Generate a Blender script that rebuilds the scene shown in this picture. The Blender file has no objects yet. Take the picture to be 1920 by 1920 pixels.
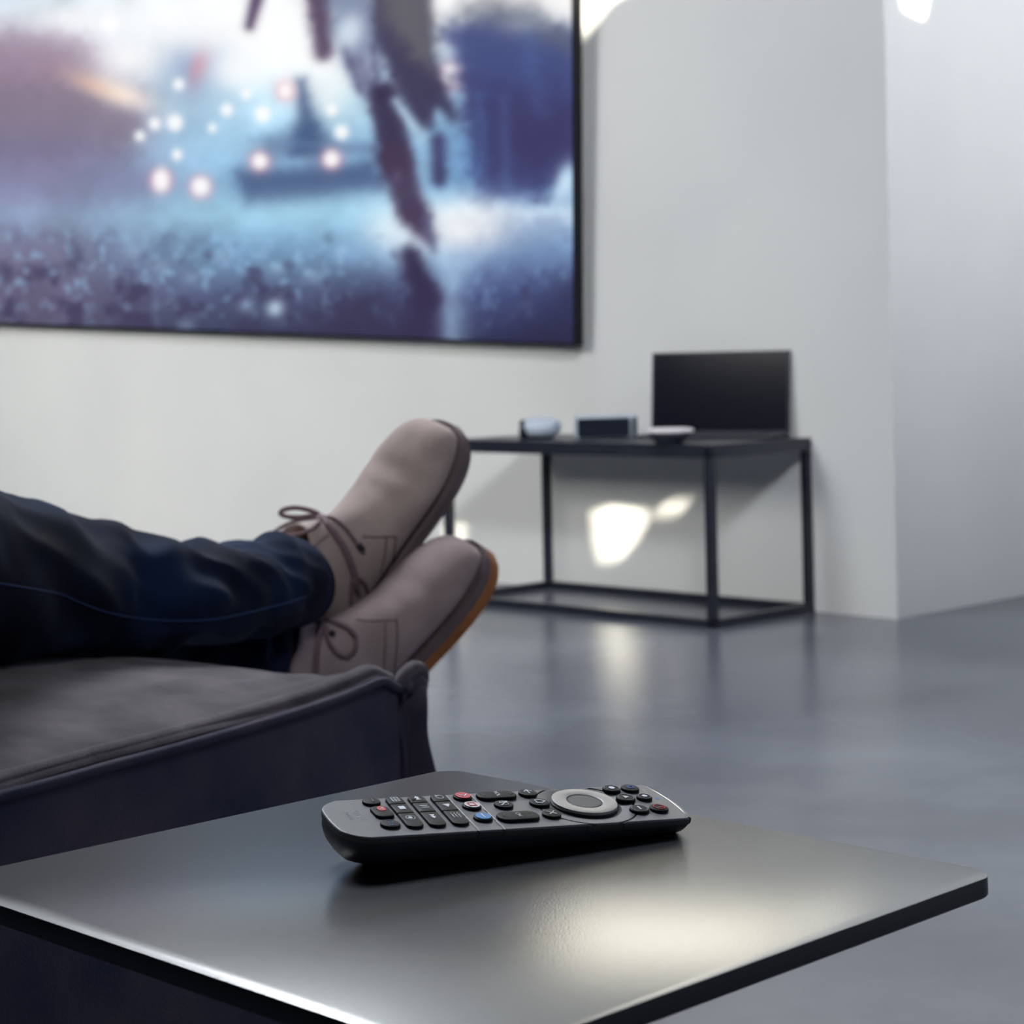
import bpy, bmesh, math, random
import numpy as np
from mathutils import Vector, Matrix, noise
from mathutils.bvhtree import BVHTree
PI = math.pi
random.seed(4)
scn = bpy.context.scene
C = scn.collection

# ------------------------------------------------------------------ camera
F, HY, RHO, EYE = 3798.5, 667.45, 0.022, 0.70          # focal (px), principal row, roll, eye height
cam_d = bpy.data.cameras.new('camera'); cam = bpy.data.objects.new('camera', cam_d); C.objects.link(cam)
cam.location = (0, 0, EYE)
cam.rotation_mode = 'QUATERNION'
cam.rotation_quaternion = (Matrix.Rotation(PI/2, 3, 'X') @ Matrix.Rotation(-RHO, 3, 'Z')).to_quaternion()
cam_d.sensor_width = 36.0
cam_d.lens = 36.0*F/1920
cam_d.shift_y = -(960-HY)/1920
cam_d.clip_start = 0.02; cam_d.clip_end = 60
cam_d.dof.use_dof = True
cam_d.dof.focus_distance = 1.09
cam_d.dof.aperture_fstop = 15.5
scn.camera = cam

def ray(px, py):
    c, s = math.cos(RHO), math.sin(RHO)
    du, dv = px-960, py-HY
    return (du*c-dv*s)/F, -(du*s+dv*c)/F               # X/Y , (Z-EYE)/Y
def at(px, py, Y):
    a, b = ray(px, py); return Vector((a*Y, Y, EYE+b*Y))
def onz(px, py, z):
    a, b = ray(px, py); Y = (z-EYE)/b; return Vector((a*Y, Y, z))
def onplane(px, py, p0, n):
    a, b = ray(px, py); d = Vector((a, 1, b)); o = Vector((0, 0, EYE))
    return o + d*((p0-o).dot(n)/d.dot(n))
def project(P):
    u = F*P[0]/P[1]; v = -F*(P[2]-EYE)/P[1]; c, s = math.cos(RHO), math.sin(RHO)
    return 960+u*c+v*s, HY-u*s+v*c

# ------------------------------------------------------------------ room frame
YAW = -0.7825
AX = Vector((math.cos(YAW), math.sin(YAW), 0))          # along the television wall, to the right
BX = Vector((-math.sin(YAW), math.cos(YAW), 0))         # into the wall
NX = -BX
CORNER = onz(1683, 1161, 0)
CEIL = 6.0

# ------------------------------------------------------------------ world and lights
w = bpy.data.worlds.new('world'); scn.world = w; w.use_nodes = True
bg = w.node_tree.nodes['Background']
bg.inputs[0].default_value = (0.62, 0.72, 0.90, 1); bg.inputs[1].default_value = 0.5
vs = scn.view_settings
vs.view_transform = 'Standard'; vs.look = 'None'; vs.gamma = 1; vs.use_curve_mapping = False
scn.display_settings.display_device = 'sRGB'
vs.exposure = 0.0
try: scn.cycles.use_denoising = True; scn.cycles.max_bounces = 8
except Exception: pass

def look(o, target):
    d = Vector(target)-o.location
    o.rotation_euler = d.to_track_quat('-Z', 'Y').to_euler()
def area(name, loc, target, sx, sy, power, col):
    l = bpy.data.lights.new(name, 'AREA'); l.shape = 'RECTANGLE'; l.size = sx; l.size_y = sy
    l.energy = power; l.color = col
    o = bpy.data.objects.new(name, l); C.objects.link(o); o.location = loc; look(o, target); return o
# soft daylight from behind the camera; the three lamps after it are added
def spread(o, deg): o.data.spread = math.radians(deg); return o
spread(area('window_daylight', (-0.1, -3.4, 4.6), (-1.3, 6.8, 3.3), 1.4, 1.0, 100, (0.955, 0.97, 1.0)), 68)
spread(area('fill_left', (-5.0, 1.6, 2.6), (-2.0, 7.6, 0.9), 1.6, 1.6, 78, (1.0, 0.985, 0.93)), 80)  # added fill brightening the television wall; no window stands there
spread(area('top_backlight', (-1.6, 4.6, 4.6), (-0.2, 1.6, 0.4), 2.2, 1.6, 110, (0.90, 0.95, 1.0)), 110)  # added soft backlight for the foreground tops; the ceiling has no opening
spread(area('fill_right', (5.2, 1.2, 1.6), (1.3, 6.0, 3.0), 1.2, 1.2, 48, (0.97, 0.98, 1.0)), 60)  # added fill lifting the upper part of the wall past the corner
SUN_D = Vector((-0.40, 0.88, -0.20)).normalized()
sun = bpy.data.lights.new('sun', 'SUN'); sun.energy = 44.0; sun.angle = math.radians(0.22); sun.color = (1.0, 0.92, 0.74)
so = bpy.data.objects.new('sun', sun); C.objects.link(so); so.location = (4, -6, 5)
so.rotation_euler = SUN_D.to_track_quat('-Z', 'Y').to_euler()

# ------------------------------------------------------------------ materials
def lin(c):
    return tuple(((x/255)/12.92 if x/255 <= .04045 else ((x/255+.055)/1.055)**2.4) for x in c)
def mat(name, col, rough=.5, metal=0., spec=.5, col2=None, scale=20., bump=0., bscale=None, sheen=0., detail=4., coat=0., ior=None, mix_lo=.35, mix_hi=.65, rvar=0.):
    m = bpy.data.materials.new(name); m.use_nodes = True; nt = m.node_tree; b = nt.nodes['Principled BSDF']
    c = lin(col); b.inputs['Base Color'].default_value = (*c, 1)
    b.inputs['Roughness'].default_value = rough; b.inputs['Metallic'].default_value = metal
    b.inputs['Specular IOR Level'].default_value = spec
    if ior: b.inputs['IOR'].default_value = ior
    if sheen:
        b.inputs['Sheen Weight'].default_value = sheen; b.inputs['Sheen Roughness'].default_value = .45
        b.inputs['Sheen Tint'].default_value = (*[min(1, x*1.0+.35) for x in c], 1)
    if coat: b.inputs['Coat Weight'].default_value = coat; b.inputs['Coat Roughness'].default_value = .15
    tc = nt.nodes.new('ShaderNodeTexCoord')
    if col2 or rvar:
        n = nt.nodes.new('ShaderNodeTexNoise'); n.inputs['Scale'].default_value = scale; n.inputs['Detail'].default_value = detail
        nt.links.new(tc.outputs['Object'], n.inputs['Vector'])
        if col2:
            r = nt.nodes.new('ShaderNodeValToRGB'); r.color_ramp.elements[0].position = mix_lo; r.color_ramp.elements[1].position = mix_hi
            r.color_ramp.elements[0].color = (*c, 1); r.color_ramp.elements[1].color = (*lin(col2), 1)
            nt.links.new(n.outputs['Fac'], r.inputs['Fac']); nt.links.new(r.outputs['Color'], b.inputs['Base Color'])
        if rvar:
            mr = nt.nodes.new('ShaderNodeMapRange'); mr.inputs[3].default_value = rough-rvar; mr.inputs[4].default_value = rough+rvar
            mr.inputs[1].default_value = 0; mr.inputs[2].default_value = 1; mr.interpolation_type = 'SMOOTHSTEP'
            nt.links.new(n.outputs['Fac'], mr.inputs[0]); nt.links.new(mr.outputs[0], b.inputs['Roughness'])
    if bump:
        n2 = nt.nodes.new('ShaderNodeTexNoise'); n2.inputs['Scale'].default_value = bscale or scale*5; n2.inputs['Detail'].default_value = 3
        nt.links.new(tc.outputs['Object'], n2.inputs['Vector'])
        bp = nt.nodes.new('ShaderNodeBump'); bp.inputs['Strength'].default_value = bump; bp.inputs['Distance'].default_value = .002
        nt.links.new(n2.outputs['Fac'], bp.inputs['Height']); nt.links.new(bp.outputs[0], b.inputs['Normal'])
    return m
M = {}
M['wall'] = mat('wall_plaster', (214, 216, 216), .85, col2=(206, 208, 209), scale=1.2, bump=.15, bscale=60)
M['ceiling'] = mat('ceiling_plaster', (150, 152, 156), .9, col2=(144, 146, 150), scale=1.5)
M['wall_dark'] = mat('dark_grey_plaster', (92, 94, 100), .9, col2=(86, 88, 94), scale=1.5)
M['floor'] = mat('polished_concrete', (74, 78, 90), .24, spec=.6, col2=(128, 132, 144), scale=1.6, detail=5, mix_lo=.25, mix_hi=.8)
M['steel'] = mat('black_painted_steel', (24, 29, 42), .38, spec=.5, col2=(28, 33, 46), scale=30)
M['top'] = mat('black_satin_tabletop', (12, 15, 24), .22, spec=.5, ior=3.8, col2=(20, 23, 33), scale=40, bump=.05, bscale=900)
M['edge'] = mat('black_painted_edge', (9, 11, 19), .42, spec=.4, col2=(11, 13, 22), scale=40)
M['bezel'] = mat('black_television_bezel', (7, 8, 15), .6, spec=.2)
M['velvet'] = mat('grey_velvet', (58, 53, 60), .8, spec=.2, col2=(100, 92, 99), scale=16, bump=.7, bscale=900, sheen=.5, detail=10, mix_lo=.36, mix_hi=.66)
M['velvet_shaded'] = mat('grey_velvet_shaded', (52, 54, 78), .85, spec=.2, col2=(88, 80, 94), scale=11, bump=.7, bscale=800, sheen=.3, detail=10, mix_lo=.34, mix_hi=.68)  # same velvet, darker and bluer: shade of the sides put into the colour
M['denim'] = mat('indigo_denim', (7, 13, 34), .85, spec=.2, col2=(14, 36, 70), scale=8, bump=.5, bscale=1100, sheen=.04, detail=6)
M['stitch'] = mat('blue_thread', (44, 72, 124), .7, col2=(38, 62, 108), scale=300)
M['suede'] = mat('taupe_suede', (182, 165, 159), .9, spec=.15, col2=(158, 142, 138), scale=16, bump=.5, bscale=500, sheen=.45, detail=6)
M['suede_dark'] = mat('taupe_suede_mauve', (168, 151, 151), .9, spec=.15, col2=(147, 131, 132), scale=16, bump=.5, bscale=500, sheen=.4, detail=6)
M['welt'] = mat('taupe_sole_band', (106, 92, 95), .8, col2=(96, 83, 86), scale=30)
M['crepe'] = mat('orange_crepe_rubber', (158, 100, 54), .7, col2=(138, 84, 46), scale=40, bump=.3, bscale=400)
M['lace'] = mat('brown_mauve_lace', (112, 92, 100), .8, col2=(128, 106, 112), scale=200, bump=.5, bscale=1500)
M['lace_end'] = mat('dark_lace_tip', (30, 30, 42), .5, col2=(36, 36, 46), scale=100)
M['skin'] = mat('skin', (206, 164, 140), .55, spec=.4, col2=(198, 154, 130), scale=20)
M['seam'] = mat('seam_thread', (108, 92, 88), .85, col2=(98, 84, 82), scale=200)
M['remote_top'] = mat('graphite_remote_shell', (104, 105, 112), .42, spec=.5, col2=(107, 108, 115), scale=60, bump=.1, bscale=3000)
M['remote_body'] = mat('charcoal_remote_body', (44, 45, 54), .45, spec=.4, col2=(48, 49, 58), scale=60, bump=.1, bscale=3000)
M['remote_band'] = mat('graphite_remote_band', (66, 64, 66), .45, col2=(69, 67, 69), scale=60)
M['rubber'] = mat('black_rubber', (13, 15, 21), .55, spec=.18, col2=(15, 17, 23), scale=80)
M['silver'] = mat('brushed_silver', (160, 157, 158), .42, metal=.3, col2=(164, 161, 162), scale=60)
M['knob'] = mat('dark_grey_ok_disc', (52, 54, 60), .5, col2=(56, 58, 64), scale=400, bump=.3, bscale=4000)
M['groove'] = mat('black_gap', (6, 6, 9), .6, col2=(8, 8, 11), scale=60)
M['gloss'] = mat('gloss_black_window', (10, 10, 14), .12, spec=.7, col2=(12, 12, 16), scale=30)
M['glyph'] = mat('white_print', (240, 244, 250), .6, col2=(234, 238, 246), scale=60)
M['glyph_dim'] = mat('grey_print', (140, 140, 148), .5, col2=(134, 134, 142), scale=60)
M['dark_print'] = mat('dark_grey_relief', (10, 10, 14), .6, col2=(12, 12, 16), scale=60)
M['red'] = mat('red_print', (222, 62, 78), .5, col2=(214, 56, 72), scale=60)
M['blue'] = mat('blue_print', (52, 140, 214), .5, col2=(48, 132, 204), scale=60)
M['blue_dim'] = mat('blue_small_print', (70, 118, 186), .5, col2=(64, 108, 176), scale=60)
M['white_key'] = mat('white_key', (226, 222, 226), .5, col2=(220, 216, 220), scale=60)
M['white_plastic'] = mat('pale_grey_plastic', (176, 188, 204), .45, col2=(168, 180, 196), scale=20)
M['fabric_dark'] = mat('dark_blue_speaker_cloth', (14, 21, 36), .8, spec=.2, col2=(18, 26, 42), scale=300, bump=.5, bscale=1500)
M['screen_glass'] = mat('dark_laptop_glass', (14, 16, 28), .10, spec=.6, col2=(16, 18, 30), scale=4)
M['laptop'] = mat('dark_laptop_metal', (34, 38, 52), .4, metal=.4, col2=(38, 42, 56), scale=20)
M['curtain'] = mat('linen_blind', (150, 150, 146), .9, col2=(140, 140, 136), scale=30)

# ------------------------------------------------------------------ object helpers
def prop(o, label=None, cat=None, group=None, kind=None):
    if label: o['label'] = label
    if cat: o['category'] = cat
    if group: o['group'] = group
    if kind: o['kind'] = kind
    return o
def root(name, loc, label, cat, group=None):
    o = bpy.data.objects.new(name, None); C.objects.link(o); o.location = loc; o.empty_display_size = .05
    return prop(o, label, cat, group)
def base_of(o):
    while o.parent: o = o.parent
    return o.location
def obj(name, verts, faces, m, parent=None, smooth=True, label=None, origin=None, kind=None, angle=None):
    off = Vector(base_of(parent)) if parent else (Vector(origin) if origin else Vector((0, 0, 0)))
    me = bpy.data.meshes.new(name)
    me.from_pydata([tuple(Vector(v)-off) for v in verts], [], faces)
    if m: me.materials.append(m)
    bm = bmesh.new(); bm.from_mesh(me); bmesh.ops.recalc_face_normals(bm, faces=bm.faces); bm.to_mesh(me); bm.free()
    if smooth:
        me.shade_smooth()
        if angle: me.set_sharp_from_angle(angle=math.radians(angle))
    o = bpy.data.objects.new(name, me); C.objects.link(o)
    if parent: o.parent = parent
    elif origin: o.location = off
    return prop(o, label=label, kind=kind)
def box(c, hx, hy, hz, ex=Vector((1, 0, 0)), ey=Vector((0, 1, 0)), ez=Vector((0, 0, 1)), bev=0.0):
    c = Vector(c)
    bm = bmesh.new(); bmesh.ops.create_cube(bm, size=2)
    if bev:
        for v in bm.verts: v.co = Vector((v.co.x*hx, v.co.y*hy, v.co.z*hz))
        bmesh.ops.bevel(bm, geom=list(bm.edges), offset=bev, segments=2, affect='EDGES', profile=.6)
        vs_ = [c+ex*v.co.x+ey*v.co.y+ez*v.co.z for v in bm.verts]
    else:
        vs_ = [c+ex*v.co.x*hx+ey*v.co.y*hy+ez*v.co.z*hz for v in bm.verts]
    bm.verts.index_update()
    fs = [[v.index for v in f.verts] for f in bm.faces]; bm.free(); return vs_, fs
def merge(*parts):
    V, Fc = [], []
    for v, f in parts:
        k = len(V); V += list(v); Fc += [[i+k for i in q] for q in f]
    return V, Fc
def loft(rings, cap0=True, cap1=True, closed=True):
    V = [v for r in rings for v in r]; n = len(rings[0]); Fc = []
    for i in range(len(rings)-1):
        for j in range(n if closed else n-1):
            a = i*n+j; b = i*n+(j+1) % n; Fc.append([a, b, b+n, a+n])
    if cap0: Fc.append(list(range(n))[::-1])
    if cap1: Fc.append([(len(rings)-1)*n+j for j in range(n)])
    return V, Fc
def catmull(P, n):
    P = [Vector(p) for p in P]; out = []
    Q = [P[0]*2-P[1]]+P+[P[-1]*2-P[-2]]
    for i in range(1, len(Q)-2):
        for k in range(n):
            t = k/n; a, b, c, d = Q[i-1], Q[i], Q[i+1], Q[i+2]
            out.append(.5*((2*b)+(c-a)*t+(2*a-5*b+4*c-d)*t*t+(3*b-a-3*c+d)*t**3))
    out.append(P[-1]); return out
def tube(path, r, seg=10, cap=True):
    n = len(path); rs = r if isinstance(r, (list, tuple)) else [r]*n
    T = []
    for i in range(n):
        d = path[min(i+1, n-1)]-path[max(i-1, 0)]; T.append(d.normalized() if d.length > 1e-9 else Vector((0, 0, 1)))
    u = T[0].orthogonal().normalized(); rings = []
    for i in range(n):
        u = (u-T[i]*u.dot(T[i])).normalized(); v = T[i].cross(u)
        rings.append([path[i]+(u*math.cos(k*2*PI/seg)+v*math.sin(k*2*PI/seg))*rs[i] for k in range(seg)])
    return loft(rings, cap, cap)

# ------------------------------------------------------------------ the setting
def slab(name, pts, thick_dir, m):
    """a flat polygon given thickness"""
    n = len(pts); V = [Vector(p) for p in pts]+[Vector(p)+thick_dir for p in pts]
    Fc = [list(range(n)), list(range(n, 2*n))[::-1]]+[[i, (i+1) % n, (i+1) % n+n, i+n] for i in range(n)]
    return prop(obj(name, V, Fc, m, smooth=False), kind='structure')
Z = Vector((0, 0, 1))
FLOOR_PTS = [(-7, -4.5, 0), (7, -4.5, 0), (7, 11, 0), (-7, 11, 0)]
slab('floor', FLOOR_PTS, Vector((0, 0, -.2)), M['floor'])
slab('ceiling', [(x, y, CEIL) for x, y, z in FLOOR_PTS], Vector((0, 0, .2)), M['ceiling'])
WL = CORNER-AX*8.0
# one solid pier: the television wall and the wall that turns away at its outer corner
slab('wall_television', [CORNER, WL, WL+BX*3, CORNER+BX*3.0], Z*CEIL, M['wall'])
slab('wall_far', [Vector((7, 11, 0)), Vector((-7, 11, 0)), Vector((-7, 11.2, 0)), Vector((7, 11.2, 0))], Z*CEIL, M['wall'])
slab('wall_left', [Vector((-7, -4.5, 0)), Vector((-7, 11, 0)), Vector((-7.2, 11, 0)), Vector((-7.2, -4.5, 0))], Z*CEIL, M['wall_dark'])

# back wall as sun gobo: openings shaped to throw the patches of light
PB = Vector((0, -4.5, 0)); PN = Vector((0, 1, 0))
def to_back(P):
    k = (PB-P).dot(PN)/SUN_D.dot(PN); return P+SUN_D*k
wallP = lambda px, py: onplane(px, py, CORNER, BX)
rightP = lambda px, py: onplane(px, py, CORNER, AX)
patches = [
    [wallP(*q) for q in [(1121, 938), (1180, 941), (1228, 947), (1231, 964), (1208, 1006), (1178, 1040), (1155, 1058), (1140, 1055), (1127, 1010)]],
    [wallP(*q) for q in [(1247, 950), (1314, 915), (1300, 940), (1274, 968), (1252, 982)]],
    [wallP(*q) for q in [(838, 1050), (850, 965), (872, 955), (884, 985), (878, 1020), (860, 1060)]],
    [wallP(*q) for q in [(1079, 100), (1165, -10), (1240, -30), (1400, -34), (1681, -36), (1681, -700), (1079, -700)]],
    [rightP(*q) for q in [(1692, 12), (1738, 34), (1752, -30), (1760, -190), (1692, -230)]],
]
# ------------------------------------------------------------------ (the openings are cut with a triangulated frame)
def wall_with_holes(name, x0, x1, z0, z1, y, holes, m, thick=.05):
    bm = bmesh.new()
    def loop(pts):
        vs_ = [bm.verts.new((p[0], y, p[1])) for p in pts]
        return [bm.edges.new((vs_[i], vs_[(i+1) % len(vs_)])) for i in range(len(vs_))]
    E = loop([(x0, z0), (x1, z0), (x1, z1), (x0, z1)])
    for h in holes: E += loop(h)
    bmesh.ops.triangle_fill(bm, use_beauty=True, use_dissolve=False, edges=E)
    me = bpy.data.meshes.new(name); bm.to_mesh(me); bm.free(); me.materials.append(m)
    o = bpy.data.objects.new(name, me); C.objects.link(o)
    s = o.modifiers.new('thickness', 'SOLIDIFY'); s.thickness = thick; s.offset = -1
    return prop(o, kind='structure')
holes = [[(to_back(p).x, to_back(p).z) for p in poly] for poly in patches]
allx = [q[0] for h in holes for q in h]; allz = [q[1] for h in holes for q in h]
print('holes x', min(allx), max(allx), 'z', min(allz), max(allz))
BACKTOP = max(CEIL, max(allz)+.5)
wall_with_holes('wall_back_gobo', -7, 18, -0.0, BACKTOP+1.5, -4.5, holes, M['wall_dark'])  # widened past the room to block stray sun

# ------------------------------------------------------------------ television
def make_tv():
    P = onplane(1078, 649, CORNER-BX*.075, BX)             # front bottom right corner, just off the wall
    def axes(r, l):
        R = Matrix.Rotation(l, 3, AX) @ Matrix.Rotation(r, 3, NX)
        return R @ AX, R @ Z, R @ NX
    def err(q):
        ex, ez, en = axes(*q)
        A = project(P-ex*3.0); B = project(P-ex*1.5); T = project(P+ez*1.2)
        yl = A[1]+(108-A[0])*(B[1]-A[1])/(B[0]-A[0])
        pr = project(P); xt = pr[0]+(T[0]-pr[0])*(0-pr[1])/(T[1]-pr[1])
        return np.array([yl-612, xt-1075])
    q = np.array([0., 0.])
    for _ in range(20):
        e = err(q); J = np.zeros((2, 2))
        for i in range(2):
            d = q.copy(); d[i] += 1e-4; J[:, i] = (err(d)-e)/1e-4
        q = q-np.linalg.solve(J, e)
    print('tv roll/lean deg', np.degrees(q), err(q))
    ex, ez, en = axes(*q)
    W_, H_, T_ = 3.72, 2.08, .035
    t = root('television', P-ex*W_/2, 'very large wall mounted television showing a blue night street scene with bokeh lights', 'television')
    # bezel frame: four bars and a back
    bz = .007
    c = P-ex*W_/2+ez*H_/2-en*T_/2
    fr = merge(box(P-ex*W_/2+ez*bz/2-en*T_/2, W_/2, bz/2, T_/2, ex, ez, en),
               box(P-ex*W_/2+ez*(H_-bz/2)-en*T_/2, W_/2, bz/2, T_/2, ex, ez, en),
               box(P-ex*bz/2+ez*H_/2-en*T_/2, bz/2, H_/2-bz, T_/2, ex, ez, en),
               box(P-ex*(W_-bz/2)+ez*H_/2-en*T_/2, bz/2, H_/2-bz, T_/2, ex, ez, en))
    obj('bezel', *fr, M['bezel'], t, smooth=False)
    obj('back_cover', *box(c-en*(T_/2-.004), W_/2-bz, H_/2-bz, .006, ex, ez, en), M['bezel'], t, smooth=False)
    mc = c-en*(T_/2+.06)
    obj('wall_bracket', *box(mc, .3, .25, .06, ex, ez, en, bev=.005), M['steel'], t, smooth=False)
    # screen: a fine grid whose vertex colours hold the picture
    nu, nv = 400, 250
    us = np.linspace(0, 1, nu+1); vs_ = np.concatenate([np.linspace(0, .66, 215), np.linspace(.66, 1, 37)[1:]]); nv = len(vs_)-1
    U, Vv = np.meshgrid(us, vs_)
    Wi, Hi = W_-2*bz, H_-2*bz
    O = P-ex*(W_-bz)+ez*bz-en*.002
    O = np.array(O); EX = np.array(ex); EZ = np.array(ez)
    pts = O[None, None]+U[..., None]*Wi*EX+Vv[..., None]*Hi*EZ
    off = np.array(t.location)
    me = bpy.data.meshes.new('screen')
    idx = np.arange((nu+1)*(nv+1)).reshape(nv+1, nu+1)
    q4 = np.stack([idx[:-1, :-1], idx[:-1, 1:], idx[1:, 1:], idx[1:, :-1]], -1).reshape(-1, 4)
    me.from_pydata((pts.reshape(-1, 3)-off).tolist(), [], q4.tolist())
    # picture coordinates of each vertex (where the photograph shows that bit of the picture)
    X, Y, ZZ = pts[..., 0], pts[..., 1], pts[..., 2]
    uu = F*X/Y; vv = -F*(ZZ-EYE)/Y; c_, s_ = math.cos(RHO), math.sin(RHO)
    px = (960+uu*c_+vv*s_); py = (HY-uu*s_+vv*c_)
    img = paint(px, py)
    l = np.where(img <= 10.3, img/255/12.92, ((np.clip(img, 0, 255)/255+.055)/1.055)**2.4)
    l = np.concatenate([l, np.ones(l.shape[:2]+(1,))], -1).astype(np.float32)
    a = me.color_attributes.new('picture', 'FLOAT_COLOR', 'POINT'); a.data.foreach_set('color', l.ravel())
    m = bpy.data.materials.new('television_picture'); m.use_nodes = True; nt = m.node_tree; b = nt.nodes['Principled BSDF']
    b.inputs['Base Color'].default_value = (.01, .01, .012, 1); b.inputs['Roughness'].default_value = .35; b.inputs['Specular IOR Level'].default_value = .15
    at_ = nt.nodes.new('ShaderNodeAttribute'); at_.attribute_name = 'picture'
    nt.links.new(at_.outputs['Color'], b.inputs['Emission Color']); b.inputs['Emission Strength'].default_value = 1.0
    me.materials.append(m)
    o = bpy.data.objects.new('screen', me); C.objects.link(o); o.parent = t

def vnoise(x, y, sc, seed=0):
    """smooth value noise on arrays"""
    rs = np.random.RandomState(seed); G = rs.rand(256, 256)
    x = x/sc+1000; y = y/sc+1000; xi = np.floor(x).astype(int); yi = np.floor(y).astype(int)
    fx = x-xi; fy = y-yi; fx = fx*fx*(3-2*fx); fy = fy*fy*(3-2*fy)
    g = lambda a, b: G[a % 256, b % 256]
    return (g(xi, yi)*(1-fx)+g(xi+1, yi)*fx)*(1-fy)+(g(xi, yi+1)*(1-fx)+g(xi+1, yi+1)*fx)*fy
def fbm(x, y, sc, seed=0, o=4):
    s = 0; a = .5; t = 0
    for k in range(o): s = s+a*vnoise(x, y, sc/2**k, seed+k); t += a; a *= .55
    return s/t
def sstep(d, soft): return 1/(1+np.exp(np.clip(d/soft, -30, 30)))
def paint(x, y):
    """a generic out-of-focus night street: bright haze, dark boat-like vehicle, walking figure, wet road"""
    img = np.zeros(x.shape+(3,))
    # vertical base gradient, columns (left, middle, right)
    ys = np.array([-700, -300, -60, 0, 150, 260, 340, 400, 470, 560, 650])
    L = np.array([[10, 12, 22], [30, 34, 60], [150, 170, 195], [214, 228, 238], [186, 168, 186], [160, 152, 184], [152, 158, 190], [140, 158, 188], [112, 112, 140], [98, 92, 120], [74, 72, 96]], float)
    Mi = np.array([[10, 12, 22], [40, 50, 80], [190, 220, 240], [244, 252, 255], [222, 246, 255], [168, 212, 238], [142, 186, 220], [150, 196, 224], [118, 156, 190], [78, 86, 120], [44, 46, 72]], float)
    R = np.array([[10, 12, 22], [30, 36, 60], [160, 190, 220], [246, 240, 236], [170, 206, 232], [120, 170, 214], [122, 176, 222], [216, 240, 255], [150, 190, 226], [66, 74, 118], [32, 32, 62]], float)
    f = lambda T: np.stack([np.interp(y, ys, T[:, k]) for k in range(3)], -1)
    wl = np.clip((x-100)/300, 0, 1)[..., None]; wr = np.clip((x-640)/260, 0, 1)[..., None]
    img = (f(L)*(1-wl)+f(Mi)*wl)*(1-wr)+f(R)*wr
    n1 = fbm(x, y, 60, 1)[..., None]; img = img*(.86+.28*n1)*np.clip((y+95)/90, .03, 1)[..., None]
    fade = np.clip((y+80)/75, 0, 1)  # dims the unseen upper picture to darken the tabletop's reflection
    def put(mask, col, op=1.):
        nonlocal img
        mk = (mask*op*fade)[..., None]; img = img*(1-mk)+np.array(col, float)*mk
    def ell(cx, cy, rx, ry, col, op=1., ang=0., soft=4.):
        c, s = math.cos(ang), math.sin(ang); dx = (x-cx)*c+(y-cy)*s; dy = -(x-cx)*s+(y-cy)*c
        d = (np.sqrt((dx/rx)**2+(dy/ry)**2)-1)*min(rx, ry); put(sstep(d, soft), col, op)
    def cap(p, q, r0, r1, col, op=1., soft=4., rag=0., seed=3):
        p = np.array(p, float); q = np.array(q, float); d = q-p; L2 = d@d
        t = np.clip(((x-p[0])*d[0]+(y-p[1])*d[1])/L2, 0, 1)
        dist = np.hypot(x-(p[0]+t*d[0]), y-(p[1]+t*d[1]))-(r0+(r1-r0)*t)
        if rag: dist = dist+(fbm(x, y, 14, seed)-.5)*rag
        put(sstep(dist, soft), col, op)
    def poly(P, col, op=1., soft=5., rag=0., seed=5):
        P = np.array(P, float); ins = np.zeros(x.shape, bool); dm = np.full(x.shape, 1e9)
        for i in range(len(P)):
            a, b = P[i], P[(i+1) % len(P)]; d = b-a
            t = np.clip(((x-a[0])*d[0]+(y-a[1])*d[1])/(d@d), 0, 1)
            dm = np.minimum(dm, np.hypot(x-a[0]-t*d[0], y-a[1]-t*d[1]))
            if a[1] != b[1]:
                ins ^= ((a[1] > y) != (b[1] > y)) & (x < (b[0]-a[0])*(y-a[1])/(b[1]-a[1])+a[0])
        sd = np.where(ins, -dm, dm)
        if rag: sd = sd+(fbm(x, y, 18, seed)-.5)*rag
        put(sstep(sd, soft), col, op)
    # left dark masses
    poly([(-200, 60), (60, 55), (150, 70), (190, 110), (180, 190), (-200, 200)], (142, 118, 140), .75, 12, 30)
    poly([(-200, 150), (130, 155), (260, 175), (290, 240), (240, 290), (100, 300), (-200, 300)], (128, 116, 134), .85, 12, 40)
    poly([(-200, 240), (150, 250), (230, 280), (300, 330), (280, 375), (-200, 385)], (116, 112, 146), .6, 14, 30)
    ell(375, 120, 60, 48, (96, 120, 168), .75, 0, 14)
    ell(372, 128, 14, 32, (210, 104, 120), .75, .3, 6)
    poly([(300, 150), (430, 130), (480, 180), (470, 290), (300, 300)], (150, 186, 216), .5, 20, 40)
    # bright blooms of the haze
    for cx, cy, rx, ry, op in [(240, 110, 55, 30, .9), (445, 130, 50, 34, .9), (560, 55, 120, 80, .75), (520, 90, 60, 50, .6), (140, 35, 60, 20, .8), (650, 60, 60, 60, .7), (1040, 25, 34, 26, 1.), (840, 30, 40, 50, .7), (400, 40, 130, 60, .8), (600, 150, 60, 60, .6), (250, 30, 90, 40, .5)]:
        ell(cx, cy, rx, ry, (255, 255, 255), op, 0, 12)
    ell(225, 175, 52, 18, (255, 240, 228), .95, .35, 7)
    ell(175, 160, 34, 10, (236, 190, 160), .6, .4, 6)
    # boat-like vehicle with two lamps
    poly([(440, 320), (470, 318), (560, 312), (700, 300), (720, 330), (716, 356), (600, 372), (520, 380), (462, 384), (448, 355)], (66, 84, 124), .9, 7, 10)
    poly([(478, 286), (500, 258), (545, 240), (600, 236), (640, 262), (700, 272), (700, 290), (560, 300), (490, 300)], (96, 118, 154), .8, 8, 12)
    poly([(556, 150), (572, 148), (582, 190), (600, 230), (606, 290), (545, 292), (556, 220)], (62, 82, 122), .85, 6, 6)
    cap((470, 262), (690, 280), 4, 6, (110, 140, 176), .5)
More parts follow.
